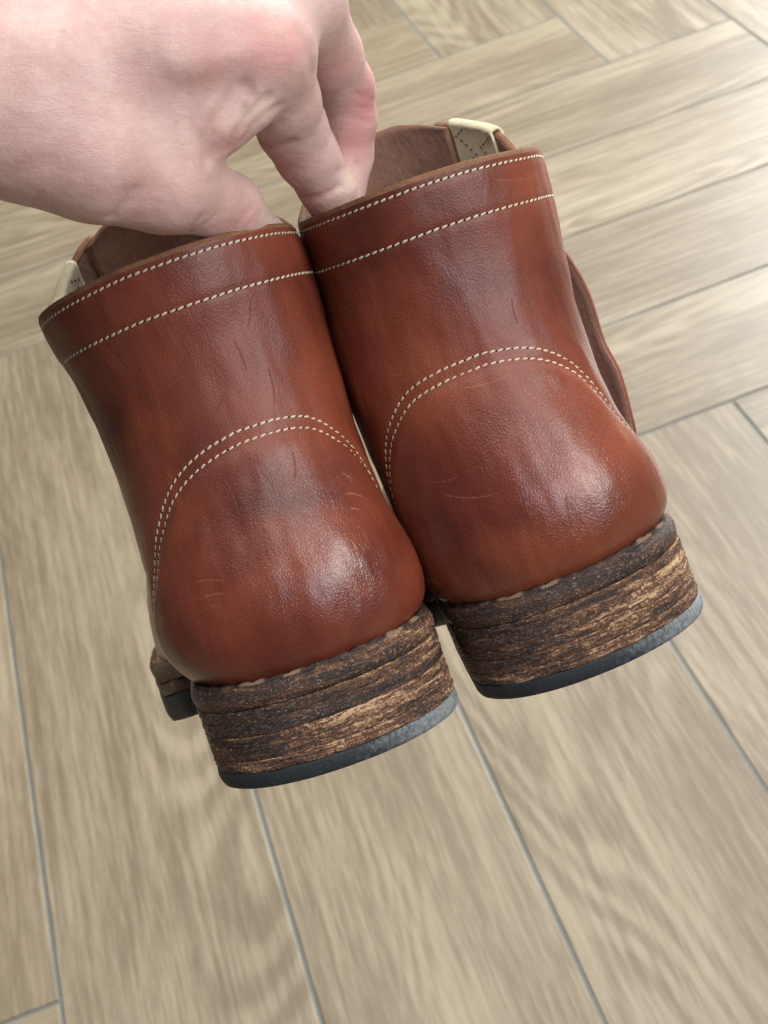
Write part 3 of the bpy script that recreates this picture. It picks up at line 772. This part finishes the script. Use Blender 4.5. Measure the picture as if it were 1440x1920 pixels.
H = {
    'index_bone': [(-156.84, -18.01, 28.0, 21), (-81.34, 2.44, 32.0, 17), (-48.85, 9.66, 28.0, 15), (-22.77, 15.59, 22.0, 14.5), (4.56, 18.73, 12.0, 11.3)],
    'middle_bone': [(-159.93, -2.92, 22.0, 22), (-83.23, 21.8, 26.0, 17), (-50.2, 27.25, 22.0, 15), (-23.69, 32.1, 16.0, 15), (11.73, 35.59, 2.0, 12)],
    'ring_bone': [(-164.05, 13.2, 14.0, 22), (-87.02, 39.81, 14.0, 17), (-52.9, 45.54, 10.0, 15), (-25.52, 50.7, 4.0, 14), (7.92, 53.92, -12.0, 11.5)],
    'little_bone': [(-169.2, 30.58, 4.0, 20), (-90.17, 56.44, 4.0, 15), (-55.6, 63.24, -2.0, 13), (-10.89, 73.73, -20.0, 10.5)],
    'thumb_bone': [(-160.96, -28.59, 20.0, 20), (-76.44, -3.31, 26.0, 17), (-55.21, -5.5, 24.0, 17.5), (-39.62, -10.67, 20.0, 16.5), (-24.6, -15.03, 10.0, 12.6)],
    'web': [(-30.99, 1.3, 14.0, 12), (-18.66, -1.4, 12.0, 11.2), (-10.22, 1.41, 12.0, 9.6), (-2.57, 5.63, 11.0, 9)],
    'thumb': [(-24.6, -15.03, 10.0, 12.6), (-14.88, -17.07, -3.0, 10.2), (-9.27, -18.14, -12.0, 9.9), (-1.68, -24.72, -30.0, 8.6), (2.4, -33.44, -36.0, 7.5)],
    'index': [(4.56, 18.73, 12.0, 11.3), (6.98, 9.83, -4.0, 10.2), (8.93, 5.37, -15.0, 9.7), (12.58, -0.21, -23.0, 8.9), (17.9, -6.96, -32.0, 8.2), (24.38, -20.27, -43.0, 7.2)],
    'middle': [(11.73, 35.59, 2.0, 12), (18.37, 28.01, -20.0, 10), (22.24, 22.14, -34.0, 9.5), (23.66, 14.3, -40.0, 8.7), (22.88, 5.13, -45.0, 8.4), (20.33, -16.05, -44.0, 7.3)],
    'ring': [(7.92, 53.92, -12.0, 11.5), (13.38, 46.5, -48.0, 8.5), (12.4, 29.9, -58.0, 8), (10.23, 15.04, -52.0, 7)],
    'little': [(-10.89, 73.73, -20.0, 10.5), (2.18, 68.4, -50.0, 8), (3.82, 56.2, -62.0, 7.2), (2.29, 43.83, -60.0, 6.5)]
}
GROOVES = [
    ([(0.13, 0.45, -12.2), (2.39, -1.39, -10.2), (5.58, -1.84, -7.2), (9.61, -0.97, -4.2)], 1.5, 1.1),
    ([(1.61, -1.87, -16.2), (3.97, -3.26, -12.95), (8.12, -3.04, -8.95)], 0.4, 0.9),
    ([(10.27, -11.02, -28.45), (13.98, -12.22, -25.7), (18.68, -11.06, -23.95), (21.9, -9.1, -24.45)], 0.9, 1.0),
    ([(-10.71, -10.84, 17.3), (-10.69, -7.58, 19.8), (-9.14, -3.84, 21.3), (-5.65, 1.25, 21.8), (-1.53, 6.05, 21.8)], 2.6, 1.9),
    ([(-8.3, -8.44, 16.55), (-7.16, -5.25, 19.3), (-4.02, -0.55, 20.3), (0.39, 4.69, 20.3)], 1.3, 1.2),
    ([(-5.75, -7.88, 14.3), (-4.02, -4.8, 17.55), (-0.37, 0.06, 18.05), (4.3, 4.64, 17.55)], 1.7, 1.3),
    ([(-2.77, -5.95, 13.3), (-0.06, -2.55, 15.3), (3.57, 1.08, 15.3), (7.0, 3.8, 12.55)], 0.9, 1.1),
    ([(-12.95, -7.2, 21.55), (-13.55, -4.09, 23.3), (-11.82, -0.19, 24.05)], 0.5, 1.4),
    ([(-35.2, -27.55, 23.05), (-32.29, -25.88, 25.55), (-29.62, -23.7, 26.8), (-27.83, -21.48, 27.8)], 1.1, 1.6),
    ([(-17.9, -27.96, 5.05), (-15.6, -26.54, 9.55), (-13.24, -24.43, 10.3)], 0.6, 1.0),
    ([(-15.93, -27.48, 2.55), (-13.2, -25.57, 6.05), (-10.65, -23.52, 5.8)], 0.5, 0.9),
    ([(-6.18, -25.12, -3.7), (-3.91, -21.9, -2.95), (-1.33, -18.95, -5.2)], 0.4, 0.9),
    ([(-4.15, -25.67, -6.95), (-1.72, -22.57, -6.2), (0.68, -19.9, -9.2)], 0.4, 0.9),
    ([(26.21, 17.7, -24.45), (29.85, 17.8, -29.2), (31.69, 17.98, -33.2)], 0.5, 0.9),
    ([(26.15, 15.45, -27.45), (29.82, 15.46, -31.45), (31.68, 15.56, -34.7)], 0.4, 0.9),
    ([(25.47, 12.78, -30.2), (29.18, 12.26, -32.95), (31.67, 12.68, -35.7)], 0.3, 0.9),
    ([(21.37, -5.43, -21.7), (23.28, -4.12, -24.7), (24.58, -2.43, -27.95)], 0.5, 0.8),
    ([(21.93, -7.17, -23.45), (23.87, -6.1, -25.45), (25.36, -4.6, -27.95)], 0.5, 0.8),
    ([(22.51, -9.05, -24.7), (24.47, -8.04, -26.45), (25.97, -6.61, -28.7)], 0.5, 0.8),
    ([(4.88, 18.12, 24.8), (6.75, 17.46, 24.3), (8.61, 18.25, 23.55)], 0.35, 1.0),
    ([(4.61, 15.94, 24.8), (6.71, 15.44, 23.8), (9.12, 16.22, 23.05)], 0.35, 1.0),
    ([(4.82, 13.99, 24.05), (6.93, 13.48, 23.05), (9.34, 14.4, 22.3)], 0.3, 1.0),
    ([(-57.61, -19.85, 36.05), (-51.85, -17.68, 38.05), (-45.33, -16.31, 37.8)], 0.3, 2.2),
    ([(12.83, 20.7, 21.05), (14.75, 16.06, 18.3), (15.79, 12.6, 11.3)], 0.7, 2.2),
    ([(-16.88, 8.34, 34.55), (-8.15, 10.86, 29.8), (-0.45, 13.64, 26.05)], -0.5, 3.5),
    ([(-17.34, 3.98, 31.3), (-8.67, 5.04, 25.3), (-1.41, 7.74, 23.05)], 0.5, 4.0),
    ([(-20.44, 19.34, 37.3), (-8.12, 23.13, 30.05), (4.76, 25.43, 23.3)], -0.4, 4.0)
]
PINKS = [
    ((-22.96, -24.62, 20.8), 13, 0.22),
    ((-4.74, -23.9, -3.95), 9, 0.3),
    ((-44.51, -19.74, 35.55), 22, 0.22),
    ((6.87, 16.72, 24.05), 8, 0.85),
    ((30.15, 17.15, -30.2), 8, 0.9),
    ((27.73, 7.43, -34.95), 8, 0.7),
    ((22.85, 21.24, -12.7), 8, 0.35),
    ((-5.3, -4.78, 18.55), 6, 0.5),
    ((-8.21, 9.94, 29.3), 9, 0.3),
    ((8.52, -5.3, -14.45), 8, 0.4),
    ((-27.49, 0.38, 34.55), 14, 0.15),
    ((0.52, 0.2, -11.2), 6, 0.55),
    ((-16.63, 15.72, 36.3), 9, 0.2),
    ((12.34, -12.32, -27.45), 6, 0.5),
    ((-10.44, -27.11, -2.45), 7, 0.25)
]
PALES = [
    ((24.77, -7.83, -26.7), 3.6, 0.95),
    ((1.83, -19.79, -13.45), 5, 0.5),
    ((-5.42, -2.68, 20.05), 2.5, 0.6),
    ((-1.84, -0.9, 18.55), 2.5, 0.5),
    ((2.24, 2.35, 17.8), 3, 0.5),
    ((6.89, 19.64, 24.3), 4, 0.4),
    ((17.51, 22.57, 2.05), 4, 0.4)
]

MOLES = [
    ((-1.03, 2.21, 19.8), 0.9, 1.0),
    ((-30.32, -21.28, 30.55), 1.5, 0.35),
    ((-28.84, -20.57, 29.8), 1.1, 0.3),
    ((26.26, 1.71, -37.45), 1.1, 0.3),
    ((-42.93, 13.6, 42.8), 0.8, 0.35),
    ((-18.12, -3.93, 25.8), 0.8, 0.3)
]

def hand_field(P):
    palm = None
    for nm in ('index_bone', 'middle_bone', 'ring_bone', 'little_bone'):
        d = chain(P, H[nm], 6)
        palm = d if palm is None else smin(palm, d, 11)
    palm = smin(palm, chain(P, H['thumb_bone'], 6), 13)
    palm = smin(palm, chain(P, H['web'], 4), 7)
    f = smin(palm, chain(P, H['thumb'], 3), 7)
    fi = chain(P, H['index'], 2.6)
    fm = chain(P, H['middle'], 2.6); fr = chain(P, H['ring'], 2.6); fl = chain(P, H['little'], 2.6)
    fing = smin(smin(fi, fm, .8), smin(fr, fl, .8), .8)
    f = smin(f, fing, 5)
    for (pts, dep, w) in GROOVES:
        dd = polyline_dist(P, pts)
        f = f + dep * np.exp(-(dd / w) ** 2)
    return f

def surface_nets(field, lo, hi, step):
    xs = [np.arange(lo[i], hi[i], step, dtype=np.float32) for i in range(3)]
    nx, ny, nz = map(len, xs)
    val = np.empty((nx, ny, nz), np.float32)
    gy, gz = np.meshgrid(xs[1], xs[2], indexing='ij')
    for i0 in range(0, nx, 24):
        xx = xs[0][i0:i0 + 24]
        P = np.empty((len(xx), ny, nz, 3), np.float32)
        P[..., 0] = xx[:, None, None]; P[..., 1] = gy; P[..., 2] = gz
        val[i0:i0 + 24] = field(P)
    # close the solid at the box
    val[0] = np.maximum(val[0], .3); val[-1] = np.maximum(val[-1], .3)
    val[:, 0] = np.maximum(val[:, 0], .3); val[:, -1] = np.maximum(val[:, -1], .3)
    val[:, :, 0] = np.maximum(val[:, :, 0], .3); val[:, :, -1] = np.maximum(val[:, :, -1], .3)
    ins = val < 0
    cs = np.zeros((nx - 1, ny - 1, nz - 1), np.int8)
    for dx in (0, 1):
        for dy in (0, 1):
            for dz in (0, 1):
                cs += ins[dx:nx - 1 + dx, dy:ny - 1 + dy, dz:nz - 1 + dz]
    act = (cs > 0) & (cs < 8)
    idx = -np.ones(act.shape, np.int64); I = np.argwhere(act); idx[act] = np.arange(len(I))
    acc = np.zeros((len(I), 3)); cnt = np.zeros(len(I))
    cor = [(a, b, c) for a in (0, 1) for b in (0, 1) for c in (0, 1)]
    for a in cor:
        for ax in range(3):
            if a[ax]: continue
            b = list(a); b[ax] = 1
            va = val[I[:, 0] + a[0], I[:, 1] + a[1], I[:, 2] + a[2]]; vb = val[I[:, 0] + b[0], I[:, 1] + b[1], I[:, 2] + b[2]]
            m = (va < 0) != (vb < 0)
            t = np.where(m, va / np.where(m, va - vb, 1), 0)
            p = np.tile(np.array(a, float), (len(I), 1)); p[:, ax] += t
            acc += p * m[:, None]; cnt += m
    V = (I + acc / cnt[:, None]) * step + np.array(lo)
    F = []
    for ax in range(3):
        sl0 = [slice(None)] * 3; sl1 = [slice(None)] * 3
        sl0[ax] = slice(0, -1); sl1[ax] = slice(1, None)
        A = ins[tuple(sl0)]; B = ins[tuple(sl1)]
        ch = np.argwhere(A != B); o1, o2 = [(1, 2), (2, 0), (0, 1)][ax]
        ok = (ch[:, o1] > 0) & (ch[:, o2] > 0) & (ch[:, o1] < val.shape[o1] - 1) & (ch[:, o2] < val.shape[o2] - 1)
        ch = ch[ok]; s = A[tuple(ch.T)]
        def g(d1, d2):
            c = ch.copy(); c[:, o1] += d1; c[:, o2] += d2
            return idx[tuple(c.T)]
        q = np.stack([g(-1, -1), g(0, -1), g(0, 0), g(-1, 0)], 1)
        q[~s] = q[~s][:, ::-1]
        F.append(q)
    return V, np.concatenate(F)

lo = np.array((-200, -60, -85), np.float32); hi = np.array((45, 85, 50), np.float32)
HV, HF = surface_nets(hand_field, lo, hi, 0.95)
me = bpy.data.meshes.new("hand")
me.vertices.add(len(HV)); me.vertices.foreach_set('co', (HV * MM).astype(np.float32).ravel())
me.loops.add(len(HF) * 4); me.loops.foreach_set('vertex_index', HF.astype(np.int32).ravel())
me.polygons.add(len(HF)); me.polygons.foreach_set('loop_start', np.arange(0, len(HF) * 4, 4, dtype=np.int32)); me.polygons.foreach_set('loop_total', np.full(len(HF), 4, np.int32))
me.polygons.foreach_set('use_smooth', np.ones(len(HF), bool))
me.update(calc_edges=True); me.validate()
for nm, spots in (("pink", PINKS), ("pale", PALES), ("mole", MOLES)):
    val = np.zeros(len(HV), np.float32)
    for (p, r, s) in spots:
        val = np.maximum(val, s * np.exp(-(((HV - np.array(p)) ** 2).sum(1)) / (r * r)))
    at = me.attributes.new(nm, 'FLOAT', 'POINT'); at.data.foreach_set('value', val)
hand = link("hand", me, None, M_SKIN)
sm = hand.modifiers.new("relax", 'SMOOTH'); sm.factor = .5; sm.iterations = 1
thing(hand, "bare left hand holding both boots by their collars between thumb and fingers", "hand")
hand.matrix_world = Matrix.Translation(CAM_LOC + CAM_ROT @ Vector((-0.034833, 0.103048, -0.4))) @ CAM_ROT.to_4x4()
